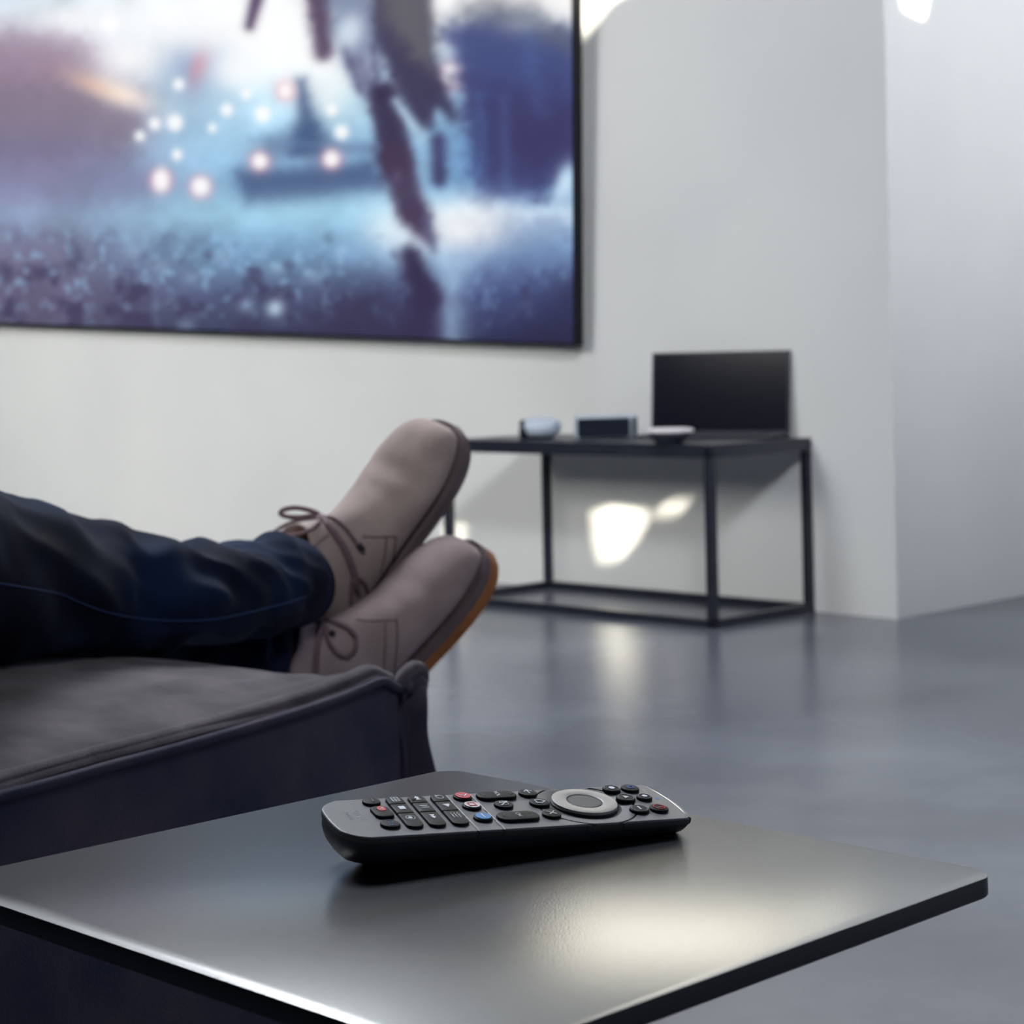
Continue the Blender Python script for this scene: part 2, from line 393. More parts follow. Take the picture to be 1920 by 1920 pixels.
    for p in [(487, 302, 15), (621, 298, 15), (302, 338, 17), (376, 350, 18), (206, 45, 15), (846, 142, 22), (535, 170, 13), (622, 206, 11), (335, 158, 11), (425, 206, 12), (290, 232, 12), (328, 230, 16), (462, 176, 10), (492, 214, 16), (332, 290, 10), (640, 248, 14), (398, 240, 8), (262, 255, 10), (500, 60, 9)]:
        warm = p[:2] in [(302, 338), (376, 350), (487, 302), (621, 298), (846, 142), (535, 170)]
        if warm: ell(p[0], p[1]+1, p[2]+5, p[2]+5, (246, 150, 160), .55, 0, 5)
        ell(p[0], p[1], p[2]*.9, p[2]*(1.25 if p[0] == 302 else .95), (255, 255, 255), .96, 0, 3)
    # right-hand dark rock like mass
    poly([(826, 60), (850, 45), (900, 30), (960, 25), (1010, 40), (1100, 60), (1100, 300), (1045, 330), (1020, 372), (900, 374), (890, 340), (880, 250), (868, 170), (850, 100)], (52, 62, 116), .9, 8, 22)
    poly([(870, 150), (930, 170), (1020, 160), (1100, 190), (1100, 300), (1030, 350), (900, 350)], (56, 46, 88), .7, 18, 40)
    cap((900, 180), (905, 360), 8, 8, (84, 120, 178), .4, 6, 14); cap((945, 190), (950, 365), 5, 7, (90, 126, 184), .35, 6, 14); cap((990, 60), (1010, 200), 12, 10, (80, 110, 170), .35, 10, 20)
    poly([(850, 40), (870, 8), (930, -10), (1000, 5), (1070, 60), (1075, 100), (1000, 60), (900, 40)], (104, 110, 124), .7, 10, 20)
    ell(1060, 345, 16, 34, (214, 240, 255), .95, .25, 5)
    ell(970, 45, 26, 14, (176, 182, 190), .5, 0, 8)
    # wet road: bright reflections and dark foreground
    
    ell(740, 430, 46, 40, (240, 250, 255), .8, .5, 14)
    ell(560, 395, 190, 24, (176, 220, 240), .5, -.05, 14)
    nz = fbm(x, y, 16, 11, 3)
    spk = np.clip((nz-.56)*6, 0, 1)*np.clip((y-395)/60, 0, 1)*np.clip((640-y)/120, 0, 1)*(1-np.clip((x-700)/60, 0, 1)*np.clip((500-y)/40, 0, 1))
    put(spk, (150, 190, 224), .55)
    dk = np.clip((.5-fbm(x, y, 34, 17, 4))*5, 0, 1)*np.clip((y-410)/120, 0, 1); put(dk*(1-np.clip((x-720)/60, 0, 1)*np.clip((500-y)/40, 0, 1)), (58, 52, 84), .75); ell(872, 430, 82, 46, (255, 255, 255), 1., -.1, 13)
    poly([(940, 640), (1010, 560), (1060, 520), (1100, 500), (1100, 700), (930, 700)], (36, 34, 66), .85, 22, 40)
    poly([(860, 470), (960, 410), (1100, 400), (1100, 560), (960, 600), (880, 560)], (66, 80, 128), .45, 26, 60)
    poly([(820, 470), (880, 480), (862, 560), (870, 650), (815, 650), (812, 560)], (172, 206, 236), .7, 12, 10)
    poly([(560, 600), (700, 540), (760, 560), (770, 660), (500, 660)], (48, 42, 74), .7, 26, 50)
    ell(516, 578, 13, 13, (206, 232, 246), .85, 0, 5); ell(462, 572, 11, 11, (164, 194, 222), .6, 0, 5)
    for p in [(300, 500), (360, 520), (250, 470), (640, 470), (590, 520), (420, 480), (350, 610), (520, 505)]: ell(p[0], p[1], 10, 8, (170, 200, 224), .45, 0, 5)
    # walking figure in a long coat, and its reflection in the road
    dark = (50, 40, 70)
    cap((482, -5), (468, 48), 12, 8, (72, 54, 86), .95, 4)
    cap((596, -20), (608, 96), 26, 18, (70, 52, 80), .9, 5, 10)
    poly([(612, -60), (705, -60), (714, 60), (728, 130), (730, 186), (702, 192), (674, 174), (646, 122), (622, 60)], (112, 126, 158), .85, 6, 22)
    poly([(690, -60), (800, -60), (815, 100), (848, 190), (858, 222), (846, 226), (818, 205), (808, 240), (784, 252), (758, 205), (734, 150), (704, 80)], (52, 46, 76), .94, 5, 12)
    poly([(700, -60), (800, -40), (812, 90), (806, 130), (770, 100), (720, 40)], (112, 112, 112), .7, 8, 24)
    ell(655, 60, 22, 30, (226, 240, 250), .8, .3, 6); ell(690, 130, 18, 26, (190, 206, 226), .6, .3, 8); cap((648, 96), (676, 172), 3, 3, (70, 66, 100), .7, 4, 10); cap((700, 90), (708, 180), 5, 4, (76, 70, 104), .6, 4, 10)
    cap((675, 120), (700, 170), 14, 10, (90, 80, 116), .5, 6, 20)
    cap((722, 185), (744, 300), 30, 33, dark, .95, 5, 12)
    cap((744, 300), (776, 400), 34, 27, (66, 52, 80), .95, 5, 16)
    cap((778, 400), (802, 445), 26, 14, (70, 56, 86), .9, 5, 14)
    cap((742, 190), (792, 260), 6, 10, (190, 220, 240), .85, 4); cap((790, 262), (798, 350), 14, 8, (150, 186, 214), .7, 6, 12)
    cap((822, 262), (824, 336), 13, 14, (52, 46, 86), .9, 5, 8)
    cap((800, 410), (815, 470), 6, 4, (90, 96, 130), .8, 4)
    cap((770, 480), (800, 560), 18, 26, (44, 36, 66), .95, 6, 8); cap((795, 560), (788, 660), 28, 40, (50, 42, 76), .95, 8, 10)
    ell(745, 330, 6, 8, (120, 110, 140), .5, 0, 4)
    return np.clip(img, 0, 255)
make_tv()

# ------------------------------------------------------------------ low console with black frame
def make_console():
    x0, y0, yaw, L, D, h = .4935, 5.105, YAW, .985, .427, .4648
    a, b = AX, BX
    FR = Vector((x0, y0, 0)); r = .011
    ctr = FR-a*L/2+b*D/2
    t = root('console_table', ctr, 'low rectangular console with thin black metal frame against the wall', 'table')
    def bar(p, q):
        d = (q-p); return box((p+q)/2, d.length/2+r, r, r, d.normalized(), d.normalized().cross(Z), Z)
    FRi = FR-a*r+b*r; FL = FR-a*(L-r)+b*r; BR = FR+b*(D-r)-a*r; BL = FR-a*(L-r)+b*(D-r)
    obj('tabletop', *box(ctr+Z*(h-.006), L/2, D/2, .006, a, b, Z, bev=.001), M['steel'], t, smooth=False)
    for p, q in [(FRi, FL), (FL, BL), (BL, BR), (BR, FRi)]:
        obj('top_rail', *bar(p+Z*(h-.023), q+Z*(h-.023)), M['steel'], t, smooth=False)
        obj('bottom_rail', *bar(p+Z*r, q+Z*r), M['steel'], t, smooth=False)
    for p in (FRi, FL, BR, BL):
        obj('leg', *box(p+Z*(h/2-.006), r, r, h/2-.03, a, b, Z), M['steel'], t, smooth=False)
    return h
SH = make_console()

def superloft(prof, cen, ex, ey, ez, n=40, ex_pow=2.0):
    """prof: list of (z, rx, ry)"""
    rings = []
    for z, rx, ry in prof:
        ring = []
        for k in range(n):
            t = 2*PI*k/n; c, s = math.cos(t), math.sin(t)
            ring.append(cen+ex*(rx*math.copysign(abs(c)**(2/ex_pow), c))+ey*(ry*math.copysign(abs(s)**(2/ex_pow), s))+ez*z)
        rings.append(ring)
    return loft(rings)
X_ = Vector((1, 0, 0)); Y_ = Vector((0, 1, 0))
# round pale speaker lying at the left
p = onz(990, 824, SH); p = p+BX*.05
rt = root('smart_speaker', p, 'small rounded pale grey device standing at the left of the console top', 'speaker')
sx = X_; hh = .030
prof = [(.004, .030, .028), (.006, .044, .040), (.016, .055, .05), (.030, .060, .055), (.045, .055, .05), (.054, .040, .036), (.057, .018, .016)]
obj('housing', *superloft([(z+.003, a, b) for z, a, b in prof], p, X_, Y_, Z), M['white_plastic'], rt)
obj('foot', *superloft([(0, .040, .036), (.010, .044, .04)], p-X_*.006, X_, Y_, Z), M['rubber'], rt)
obj('side_grille', *superloft([(-.012, .022, .026), (.002, .024, .030), (.006, .018, .024)], p+Vector((-.050, -.014, .026)), Vector((.25, -1, 0)).normalized(), Z, Vector((-1, -.25, 0)).normalized()), M['fabric_dark'], rt)
# box speaker with cloth front
p = onz(1123, 822, SH)+BX*.03
ex, ey = Vector((1, .04, 0)).normalized(), Vector((-.04, 1, 0)).normalized()
rt = root('box_speaker', p, 'boxy dark cloth fronted speaker with pale top standing in the middle of the console', 'speaker')
wd, hg, dp = .086, .063, .035
def rr(cx, cy, hx, hy, r, n=6, inset=0.):
    rs = r if isinstance(r, (list, tuple)) else [r]*4
    P = []
    for (sx_, sy_, a0), r_ in zip([(1, 1, 0), (-1, 1, PI/2), (-1, -1, PI), (1, -1, 3*PI/2)], rs):
        r2 = max(r_-inset, .0001)
        for k in range(n+1):
            t = a0+k*PI/2/n
            P.append((cx+sx_*(hx-inset-r2)+r2*math.cos(t), cy+sy_*(hy-inset-r2)+r2*math.sin(t)))
    return P
def prism(outl, z0, z1, o, ex, ey, ez, bev=0.):
    def ring(z, s): return [o+ex*(x*s)+ey*(y*s)+ez*z for x, y in outl]
    return loft([ring(z0, 1-bev), ring(z0+bev*.02, 1), ring(z1-bev*.02, 1), ring(z1, 1-bev)])
face = rr(0, hg/2, wd, hg/2, [.006, .006, .006, .022])
obj('shell', *prism(face, -dp, dp-.004, p+Z*.001, ex, Z, ey*-1, .02), M['white_plastic'], rt, angle=30)
face = rr(-.009, hg/2-.002, wd-.013, hg/2-.005, [.003, .003, .004, .012])
obj('cloth_front', *prism(face, dp-.006, dp+.003, p+Z*.001, ex, Z, ey*-1, .03), M['fabric_dark'], rt, angle=30)
face = rr(wd-.0065, hg/2-.001, .0045, hg/2-.005, [.003, .001, .001, .005])
obj('side_strip', *prism(face, dp-.006, dp+.002, p+Z*.001, ex, Z, ey*-1, .03), M['fabric_dark'], rt, angle=30)
# laptop, its screen towards the camera
pb = Vector((.562, 5.536, SH))
rt = root('laptop', pb, 'open dark laptop with wide black screen at the right end of the console', 'laptop')
ex = Vector((.85, -.53, 0)).normalized(); ey = Vector((-ex.y, ex.x, 0)); pw = .209
cb = pb; lean = math.radians(4)
ez = (Z*math.cos(lean)+ey*math.sin(lean)); en = ex.cross(ez)
obj('base', *box(cb-ey*.05+Z*.006, pw-.004, .050, .005, ex, ey, Z, bev=.002), M['laptop'], rt, smooth=False)
obj('keyboard', *box(cb-ey*.045+Z*.0118, pw-.03, .026, .0008, ex, ey, Z), M['rubber'], rt, smooth=False)
obj('lid', *box(cb+Z*.010+ez*.113, pw, .003, .112, ex, en, ez, bev=.0015), M['laptop'], rt, smooth=False)
obj('screen', *box(cb+Z*.010+ez*.114+en*.0034, pw-.006, .0006, .106, ex, en, ez), M['screen_glass'], rt, smooth=False)
# white dish on dark foot in front of the laptop
p = onz(1256, 832, SH)
rt = root('streaming_puck', p, 'flat white disc on a dark foot lying in front of the laptop', 'device')
obj('foot', *superloft([(0, .034, .028), (.004, .036, .030), (.018, .046, .038), (.029, .056, .044)], p, X_, Y_, Z), M['laptop'], rt)
obj('cover', *superloft([(.0292, .058, .046), (.033, .064, .050), (.038, .060, .047), (.0405, .045, .036)], p, X_, Y_, Z), M['white_key'], rt, label='white cover')

# ------------------------------------------------------------------ side table
TZ = .45
def make_side_table():
    bk = Vector((-.0437, 1.2328, TZ)); yw = -.7895; A, B = .3835, .3467
    a = Vector((math.cos(yw), math.sin(yw), 0)); b = Vector((-math.sin(yw), math.cos(yw), 0))
    o = bk+a*A/2-b*B/2
    t = root('side_table', Vector((o.x, o.y, 0)), 'small square side table with satin black metal top under the remote control', 'table')
    th = .0095
    def ring(ins, z): return [o+a*x+b*y+Z*z for x, y in rr(0, 0, A/2, B/2, .016, 10, inset=ins)]
    V, Fc = loft([ring(.0007, -th), ring(0, -th+.0007), ring(0, -.0007), ring(.0002, -.0002), ring(.0008, 0)])
    tt_ = obj('tabletop', V, Fc, M['top'], t, angle=40); tt_.data.materials.append(M['edge'])
    for p_ in tt_.data.polygons:
        if abs(p_.normal.z) < .5 or p_.normal.z < -.5: p_.material_index = 1
    o0 = Vector((o.x, o.y, 0))
    prof = [(.012, .010), (.018, .010), (TZ-th-.012, .010), (TZ-th-.006, .03), (TZ-th, .06)]
    obj('column', *superloft([(z, r, r) for z, r in prof], o0, X_, Y_, Z, 32), M['steel'], t, angle=40)
    obj('foot_plate', *superloft([(0, .139, .139), (.002, .14, .14), (.010, .14, .14), (.012, .138, .138)], o0, X_, Y_, Z, 64), M['steel'], t, angle=40)
make_side_table()

# ------------------------------------------------------------------ remote control
def make_remote():
    k_ = 1.02; eye = Vector((0, 0, EYE))
    a = Vector((.90547593, .41971802, -.06284998)); b = Vector((-.40454136, .89836262, .17114583)); n = Vector((.12829506, -.12954301, .98323903))
    o = eye+(Vector((.03151162, 1.03612762, .471))-eye)*k_
    Pm = lambda s_, t_, n_=0.: o+(a*s_+b*t_+n*n_)*.001*k_
    hh = lambda s_, t_: ((Pm(s_, t_).z-TZ)/n.z)/(.001*k_)      # depth (mm, local) from the face down to the tabletop
    t0 = root('remote_control', Vector((Pm(-45, -5).x, Pm(-45, -5).y, TZ)), 'dark grey remote control with black keys and silver ring lying on the side table', 'remote')
    TB, TN = 20.3, -29.0; TC = (TB+TN)/2; HW = (TB-TN)/2
    # outline of the face: s limits as a function of t
    def sL(t):
        q = (t-TC)/HW; base = -139.6+3.2*q*q; e = max(0, HW-abs(t-TC)); r = 13.
        return base+(r-math.sqrt(max(0, r*r-(r-e)**2)) if e < r else 0)
    def sR(t):
        q = (t-TC)/HW; base = 49.2-3.6*q*q+(.9 if t < TC else -.6)*abs(q); e = max(0, HW-abs(t-TC)); r = 1.2
        return base-(r-math.sqrt(max(0, r*r-(r-e)**2)) if e < r else 0)
    RC = (0.0, -1.0)                                        # ring centre, arc seams around it
    def region(s_, t_):
        if s_ < -70.1-.35*(TC-t_)/10: return 0
        if s_ < -56.6-.3*(TC-t_)/10: return 1
        d = math.hypot(s_+.5, t_+3.8)
        if d < 26.2: return 3
        return 2 if s_ < 0 else 4
    def height(s_, t_):
        z = 0.
        for d in (abs(s_+70.1+.35*(TC-t_)/10), abs(s_+56.6+.3*(TC-t_)/10), abs(math.hypot(s_+.5, t_+3.8)-26.2)):
            if d < .5: z = min(z, -.7*(1-(d/.5)**2))
        d = math.hypot(s_-RC[0], t_-RC[1])
        if d < 25.5: z -= 1.5*max(0, min(1, (25.5-d)/7.0))**1.6
        e = min(s_-sL(t_), sR(t_)-s_, TB-t_, t_-TN)
        if e < .9: z -= .9-math.sqrt(max(0, .81-(.9-e)**2))
        return z
    nt = 150; ns = 620
    tt = [TN+(TB-TN)*(.5-.5*math.cos(PI*j/nt)*.25-.75*(.5-j/nt)*1.0) if 0 else TN+(TB-TN)*j/nt for j in range(nt+1)]
    V = []; reg = []
    for t_ in tt:
        t_ = min(max(t_, TN+1e-4), TB-1e-4)
        l, r = sL(t_), sR(t_)
        for i in range(ns+1):
            s_ = l+(r-l)*i/ns; V.append(Pm(s_, t_, height(s_, t_))); reg.append((s_, t_))
    parts = {k: [] for k in range(5)}
    for j in range(nt):
        for i in range(ns):
            q = j*(ns+1)+i; s_ = (reg[q][0]+reg[q+1][0])/2; t_ = (reg[q][1]+reg[q+ns+1][1])/2
            parts[region(s_, t_)].append((q, q+1, q+ns+2, q+ns+1))
    names = ['end_plate', 'colour_key_plate', 'volume_plate', 'ring_plate', 'power_plate']
    Vn = V
    for k, nm in enumerate(names):
        used = sorted({i for f in parts[k] for i in f}); mp = {v: i for i, v in enumerate(used)}
        fp = obj('face_plate', [Vn[i] for i in used], [[mp[i] for i in f] for f in parts[k]], M['remote_top'], t0)
        fp.data.materials.append(M['groove'])
        for p_ in fp.data.polygons:
            vs0 = [reg[used[i]] for i in p_.vertices]; s_ = sum(q[0] for q in vs0)/4; t_ = sum(q[1] for q in vs0)/4
            if min(abs(s_+70.1+.35*(TC-t_)/10), abs(s_+56.6+.3*(TC-t_)/10), abs(math.hypot(s_+.5, t_+3.8)-26.2)) < .36: p_.material_index = 1
    # body: outline rings going down
    def outline(ins, N=60):
        P = []
        ts = [TN+(TB-TN)*(.5-.5*math.cos(PI*j/N)) for j in range(N+1)]
        for t_ in ts: P.append((sR(min(max(t_, TN+1e-3), TB-1e-3)), t_))
        for t_ in ts[::-1]: P.append((sL(min(max(t_, TN+1e-3), TB-1e-3)), t_))
        c = (-45., TC); out = []
        for s_, t_ in P:
            kn = 1-.62*max(0, min(1, (s_+70)/100))
            ti = t_+(ins*kn if t_ < TC else -ins)*min(1, abs(t_-TC)/(HW*.55))
            li = ins*1.25 if s_ < c[0] else ins*.22
            w_ = min(1, abs(s_-c[0])/60)
            si = s_+(li if s_ < c[0] else -li)*w_
            out.append((si, ti))
        return out
    def bodyring(ins, kind, val):
        R = []
        for s_, t_ in outline(ins):
            h = hh(s_, t_)
            R.append(Pm(s_, t_, -val if kind == 'abs' else -max(3.6, h*val)))
        return R
    obj('face_band', *loft([bodyring(-.02, 'abs', .8), bodyring(0, 'abs', 1.3), bodyring(.15, 'abs', 3.1), bodyring(.5, 'abs', 3.3)], cap0=False, cap1=False), M['remote_band'], t0, angle=40, label='grey edge band of the face')
    rings = [bodyring(.45, 'abs', 1.2), bodyring(.45, 'abs', 3.35)]
    for ins, v in [(.5, .27), (1.1, .38), (2.3, .52), (4.6, .68), (8.0, .84), (12.5, .955), (16, .995), (17, 1.0)]:
        rings.append(bodyring(ins, 'rel', v))
    body = obj('body', *loft(rings, cap0=True, cap1=True), M['remote_body'], t0, angle=50)
    # fine part line along the body
    ln = [Pm(*outline(1.6)[i], -max(3.6, hh(*outline(1.6)[i])*.44)-.05) for i in range(0, 122, 1)] if 0 else None
    # short vertical seams over the band
    for s_ in (-70.9, -57.5, -11.8, 8.6):
        obj('band_seam', *box(Pm(s_, TN-.02, -2.0), .00016, .00015, .00125, a, b, n), M['groove'], t0, smooth=False)
    # gloss black infrared window closing the far end
    rings = []
    for ins, dn, ss in [(0, .15, 0.2), (0, .3, .9), (0.4, 1.8, 1.3), (.8, 3.4, 1.1), (1.6, 4.2, .3)]:
        r_ = []
        for j in range(33):
            t_ = TN+.9+(TB-TN-1.8)*j/32; r_.append(Pm(sR(t_)+ss, t_+(ins if t_ < TC else -ins)*abs(t_-TC)/HW, -dn))
        rings.append(r_)
    back = [[Pm(sR(TN+1+(TB-TN-2)*j/32)-1.2, TN+1+(TB-TN-2)*j/32, .05) for j in range(33)]]
    V2, F2 = loft(back+rings, cap0=False, cap1=False, closed=False)
    wn = obj('infrared_window', V2, F2, M['gloss'], t0)
    sm = wn.modifiers.new('solid', 'SOLIDIFY'); sm.thickness = .0003
    # ---- keys
    def key(outl, h=1.5, m=None, label=None, dome=.25, zb=0., name='key', bev=.5, inner=None):
        """outl: function inset -> list of points"""
        rings = []
        for ins, z in [(0, -1.0), (0, h-.55), (.14*bev/.5, h-.22), (.36*bev/.5, h-.06), (.75*bev/.5, h)]:
            rings.append([Pm(x, y, z+zb) for x, y in outl(ins)])
        c = outl(1.0); cx = sum(p[0] for p in c)/len(c); cy = sum(p[1] for p in c)/len(c)
        rings.append([Pm(cx+(x-cx)*.5, cy+(y-cy)*.5, h+zb+dome*.6) for x, y in outl(.75)])
        V, Fc = loft(rings, cap0=False, cap1=False); N = len(rings[0]); V.append(Pm(cx, cy, h+zb+dome*.8)); q = (len(rings)-1)*N
        Fc += [[q+j, q+(j+1) % N, len(V)-1] for j in range(N)]
        return obj(name, V, Fc, m or M['rubber'], t0, label=label, angle=60)
    def R_(cx, cy, hx, hy, r): return lambda ins: rr(cx, cy, hx, hy, r, 8, inset=ins)
    def flat(key_o, polys, z, m, name='symbol', thick=.14):
        """flat print: polygons in (s,t); each made a thin raised plate"""
        VV, FF = [], []
        for P in polys:
            k = len(VV); N = len(P)
            VV += [Pm(x, y, z-.1) for x, y in P]+[Pm(x, y, z+thick) for x, y in P]
            FF += [[k+j for j in range(N)], [k+N+j for j in range(N)][::-1]]+[[k+j, k+(j+1) % N, k+N+(j+1) % N, k+N+j] for j in range(N)]
        return obj(name, VV, FF, m, key_o, smooth=False)
    def stroke(P, w_):
        """thick polyline -> quads, (s,t)"""
        out = []
        for p, q in zip(P[:-1], P[1:]):
            d = (q[0]-p[0], q[1]-p[1]); L = math.hypot(*d); u = (d[0]/L*w_/2, d[1]/L*w_/2); v = (-u[1], u[0])
            out.append([(p[0]-u[0]+v[0], p[1]-u[1]+v[1]), (q[0]+u[0]+v[0], q[1]+u[1]+v[1]), (q[0]+u[0]-v[0], q[1]+u[1]-v[1]), (p[0]-u[0]-v[0], p[1]-u[1]-v[1])])
        return out
    def arc(cx, cy, r, a0, a1, w_, n_=14): return stroke([(cx+r*math.cos(a0+(a1-a0)*i/n_), cy+r*math.sin(a0+(a1-a0)*i/n_)) for i in range(n_+1)], w_)
    def disc(cx, cy, r, n_=28, ry=None): return [(cx+r*math.cos(2*PI*i/n_), cy+(ry or r)*math.sin(2*PI*i/n_)) for i in range(n_)]
    def text(key_o, txt, s_, t_, size, z, m, name='lettering'):
        """x of the letters runs towards -t, their up towards +s"""
        cu = bpy.data.curves.new(name, 'FONT'); cu.body = txt; cu.size = size; cu.align_x = 'CENTER'; cu.align_y = 'CENTER'; cu.extrude = .06
        to = bpy.data.objects.new(name, cu); C.objects.link(to); dg = bpy.context.evaluated_depsgraph_get()
        me = bpy.data.meshes.new_from_object(to.evaluated_get(dg)); V = [Pm(s_+v.co.y, t_-v.co.x, z+v.co.z) for v in me.vertices]
        Fc = [list(p.vertices) for p in me.polygons]; bpy.data.objects.remove(to)
        return obj(name, V, Fc, m, key_o, smooth=False)
    Hk = 1.75
    # logo on the end plate
    text(t0, 'ONE', -122.6, -.8, 6.2, .03, M['glyph_dim']); text(t0, 'FOR ALL', -128.0, -.8, 2.9, .03, M['glyph_dim'])
    # first row
    k = key(R_(-111., 13.4, 4.6, 4.4, 4.3)); flat(k, stroke([(-110.6, 14.9), (-110.6, 12.0)], .5), Hk, M['glyph_dim'])
    k = key(R_(-110.6, -.6, 4.9, 7.0, 3.8), label='black key with red oval print'); flat(k, [disc(-110.2, 2.0, 2.2, ry=2.9)], Hk, M['red'])
    flat(k, stroke([(-111.2, 3.2), (-109.2, 3.2), (-109.2, 1.8), (-110.2, 1.8), (-111.2, .9)], .35), Hk+.1, M['glyph'])
    k = key(R_(-112.2, -16., 4.9, 4.9, 4.8), label='black key with small blue figures'); text(k, '1 2 3', -112.2, -16., 3.6, Hk, M['blue_dim'])
    # three transport bars, three keys each
    for bi, (sb, dr) in enumerate([(-99.0, -.9), (-87.2, -.9), (-75.0, -.9)]):
        segs = [(18.1, 7.95), (7.65, -4.3), (-4.6, -22.4)]
        for gi, (y1, y0) in enumerate(segs):
            hy = (y1-y0)/2; cy = (y1+y0)/2; r4 = [4.3, 4.3, .5, .5] if gi == 0 else ([.5]*4 if gi == 1 else [.5, .5, 4.3, 4.3])
            sh_ = lambda t_: dr*(TC-t_)/HW*-1.0
            def ol(ins, cy=cy, hy=hy, r4=r4, sb=sb): return [(x-(8-y)*.055, y) for x, y in rr(sb, cy, 4.55, hy, r4, 8, inset=ins)]
            k = key(ol); g = []; zz = Hk-.02; cs = sb-(8-cy)*.055
            if gi == 2: cs = sb-(8+11.4)*.055; cy = -11.4
            if bi == 0 and gi == 0: cy = 13.0; g = stroke([(cs-1.8, cy+2.6), (cs+1.8, cy+2.6), (cs+1.8, cy-2.6), (cs-1.8, cy-2.6), (cs-1.8, cy+2.6)], .4)+stroke([(cs, cy+2.6), (cs, cy-2.6)], .3)+stroke([(cs-1.8, cy+.8), (cs+1.8, cy+.8)], .3)+stroke([(cs-1.8, cy-1.), (cs+1.8, cy-1.)], .3)
            if bi == 0 and gi == 1: g = [[(cs-1.6, cy-1.9), (cs+1.6, cy-1.9), (cs+1.6, cy+1.9), (cs-1.6, cy+1.9)]]
            if bi == 0 and gi == 2: g = arc(cs, cy, 2.3, 0, 2*PI, .4, 22)+[disc(cs, cy, 1.1)]
            if bi == 1 and gi == 0: cy = 13.; g = [[(cs, cy+2.8), (cs+1.5, cy+.2), (cs-1.5, cy+.2)], [(cs, cy+.4), (cs+1.5, cy-2.2), (cs-1.5, cy-2.2)]]
            if bi == 1 and gi == 1: g = stroke([(cs-1.8, cy+1.1), (cs+1.8, cy+1.1)], .6)+stroke([(cs-1.8, cy-1.1), (cs+1.8, cy-1.1)], .6)
            if bi == 1 and gi == 2: g = [[(cs, cy-2.8), (cs+1.5, cy-.2), (cs-1.5, cy-.2)], [(cs, cy-.4), (cs+1.5, cy+2.2), (cs-1.5, cy+2.2)]]
            if bi == 2 and gi == 0: cy = 13.; g = arc(cs, cy, 2.0, -.9*PI, .62*PI, .5, 20)+[[(cs-1.6, cy+2.8), (cs-1.9, cy+.6), (cs+.1, cy+1.6)]]
            if bi == 2 and gi == 1: g = [[(cs, cy-2.4), (cs+2.1, cy+1.7), (cs-2.1, cy+1.7)]]
            if bi == 2 and gi == 2:
                for q in (-1.7, 0, 1.7): g += stroke([(cs+q, cy+.6), (cs+q, cy-2.6)], .45)+stroke([(cs+q, cy+2.6), (cs+q, cy+1.9)], .5)
            flat(k, g, zz, M['glyph'])
    # colour keys
    for (cs, ct, mc, nm) in [(-61.6, 14.0, 'red', 'red key with white tick'), (-62.0, 1.2, 'white_key', 'white key with red square outline'), (-62.6, -14.4, 'blue', 'blue key with white bar')]:
        k = key(R_(cs, ct, 4.9, 4.9, 4.85), h=1.3)
        k2 = flat(k, [disc(cs, ct, 3.95, 36)], 1.5, M[mc], name='coloured_cap', thick=.25)
        k2['label'] = nm
        if mc == 'red': flat(k, stroke([(cs-2.4, ct+1.0), (cs, ct-1.8), (cs+2.4, ct+1.0)], .55), 1.8, M['glyph'])
        if mc == 'white_key': flat(k, stroke([(cs-1.7, ct-1.9), (cs+1.7, ct-1.9), (cs+1.7, ct+1.9), (cs-1.7, ct+1.9), (cs-1.7, ct-1.9)], .6), 1.8, M['red'])
        if mc == 'blue': flat(k, stroke([(cs, ct+2.6), (cs, ct-2.6)], .55), 1.8, M['glyph'])
    # volume and channel rockers
    k = key(R_(-43.4, 12.9, 10.8, 5.0, 4.6), h=1.7, bev=.9); text(k, 'VOL', -43.2, 12.9, 3.4, 1.98, M['glyph'])
    flat(k, stroke([(-50.8, 14.2), (-50.8, 11.6)], .6)+stroke([(-36.0, 14.2), (-36.0, 11.4)], .6)+stroke([(-37.4, 12.8), (-34.6, 12.8)], .6), 1.75, M['dark_print'])
    k = key(R_(-44.2, -15.8, 11.2, 5.6, 5.2), h=1.7, bev=.9); text(k, 'CH', -44.2, -15.8, 3.4, 1.98, M['glyph'])
    flat(k, stroke([(-50.6, -14.2), (-52.2, -15.9), (-50.6, -17.6)], .5)+stroke([(-37.8, -14.2), (-36.2, -15.9), (-37.8, -17.6)], .5), 1.78, M['dark_print'])
    k = key(R_(-44.8, .4, 5.0, 5.0, 4.95)); flat(k, stroke([(-46.2, 2.4), (-43.4, 2.4), (-42.6, .8), (-47, .8), (-46.2, 2.4)], .45)+stroke([(-47.2, -2.2), (-42.4, 2.8)], .45)+arc(-44.8, .4, 2.4, -PI*.8, -PI*.2, .4, 8), Hk, M['glyph'])
    # back, home, exit
    k = key(R_(-25.2, 14.0, 4.9, 4.9, 4.85)); flat(k, stroke([(-25.2, 11.6), (-25.2, 16.4)], .55)+stroke([(-27.3, 14.3), (-25.2, 16.4), (-23.1, 14.3)], .55), Hk, M['glyph'])
    k = key(R_(-24.9, .3, 5.3, 5.3, 5.2)); flat(k, stroke([(-27.1, 2.2), (-24.4, 2.2), (-22.0, .3), (-24.4, -1.7), (-27.1, -1.7), (-27.1, 2.2)], .5), Hk, M['glyph'])
    k = key(R_(-25.5, -15.4, 4.9, 4.9, 4.85)); flat(k, stroke([(-27.3, -13.6), (-23.7, -17.2)], .55)+stroke([(-27.3, -17.2), (-23.7, -13.6)], .55), Hk, M['glyph'])
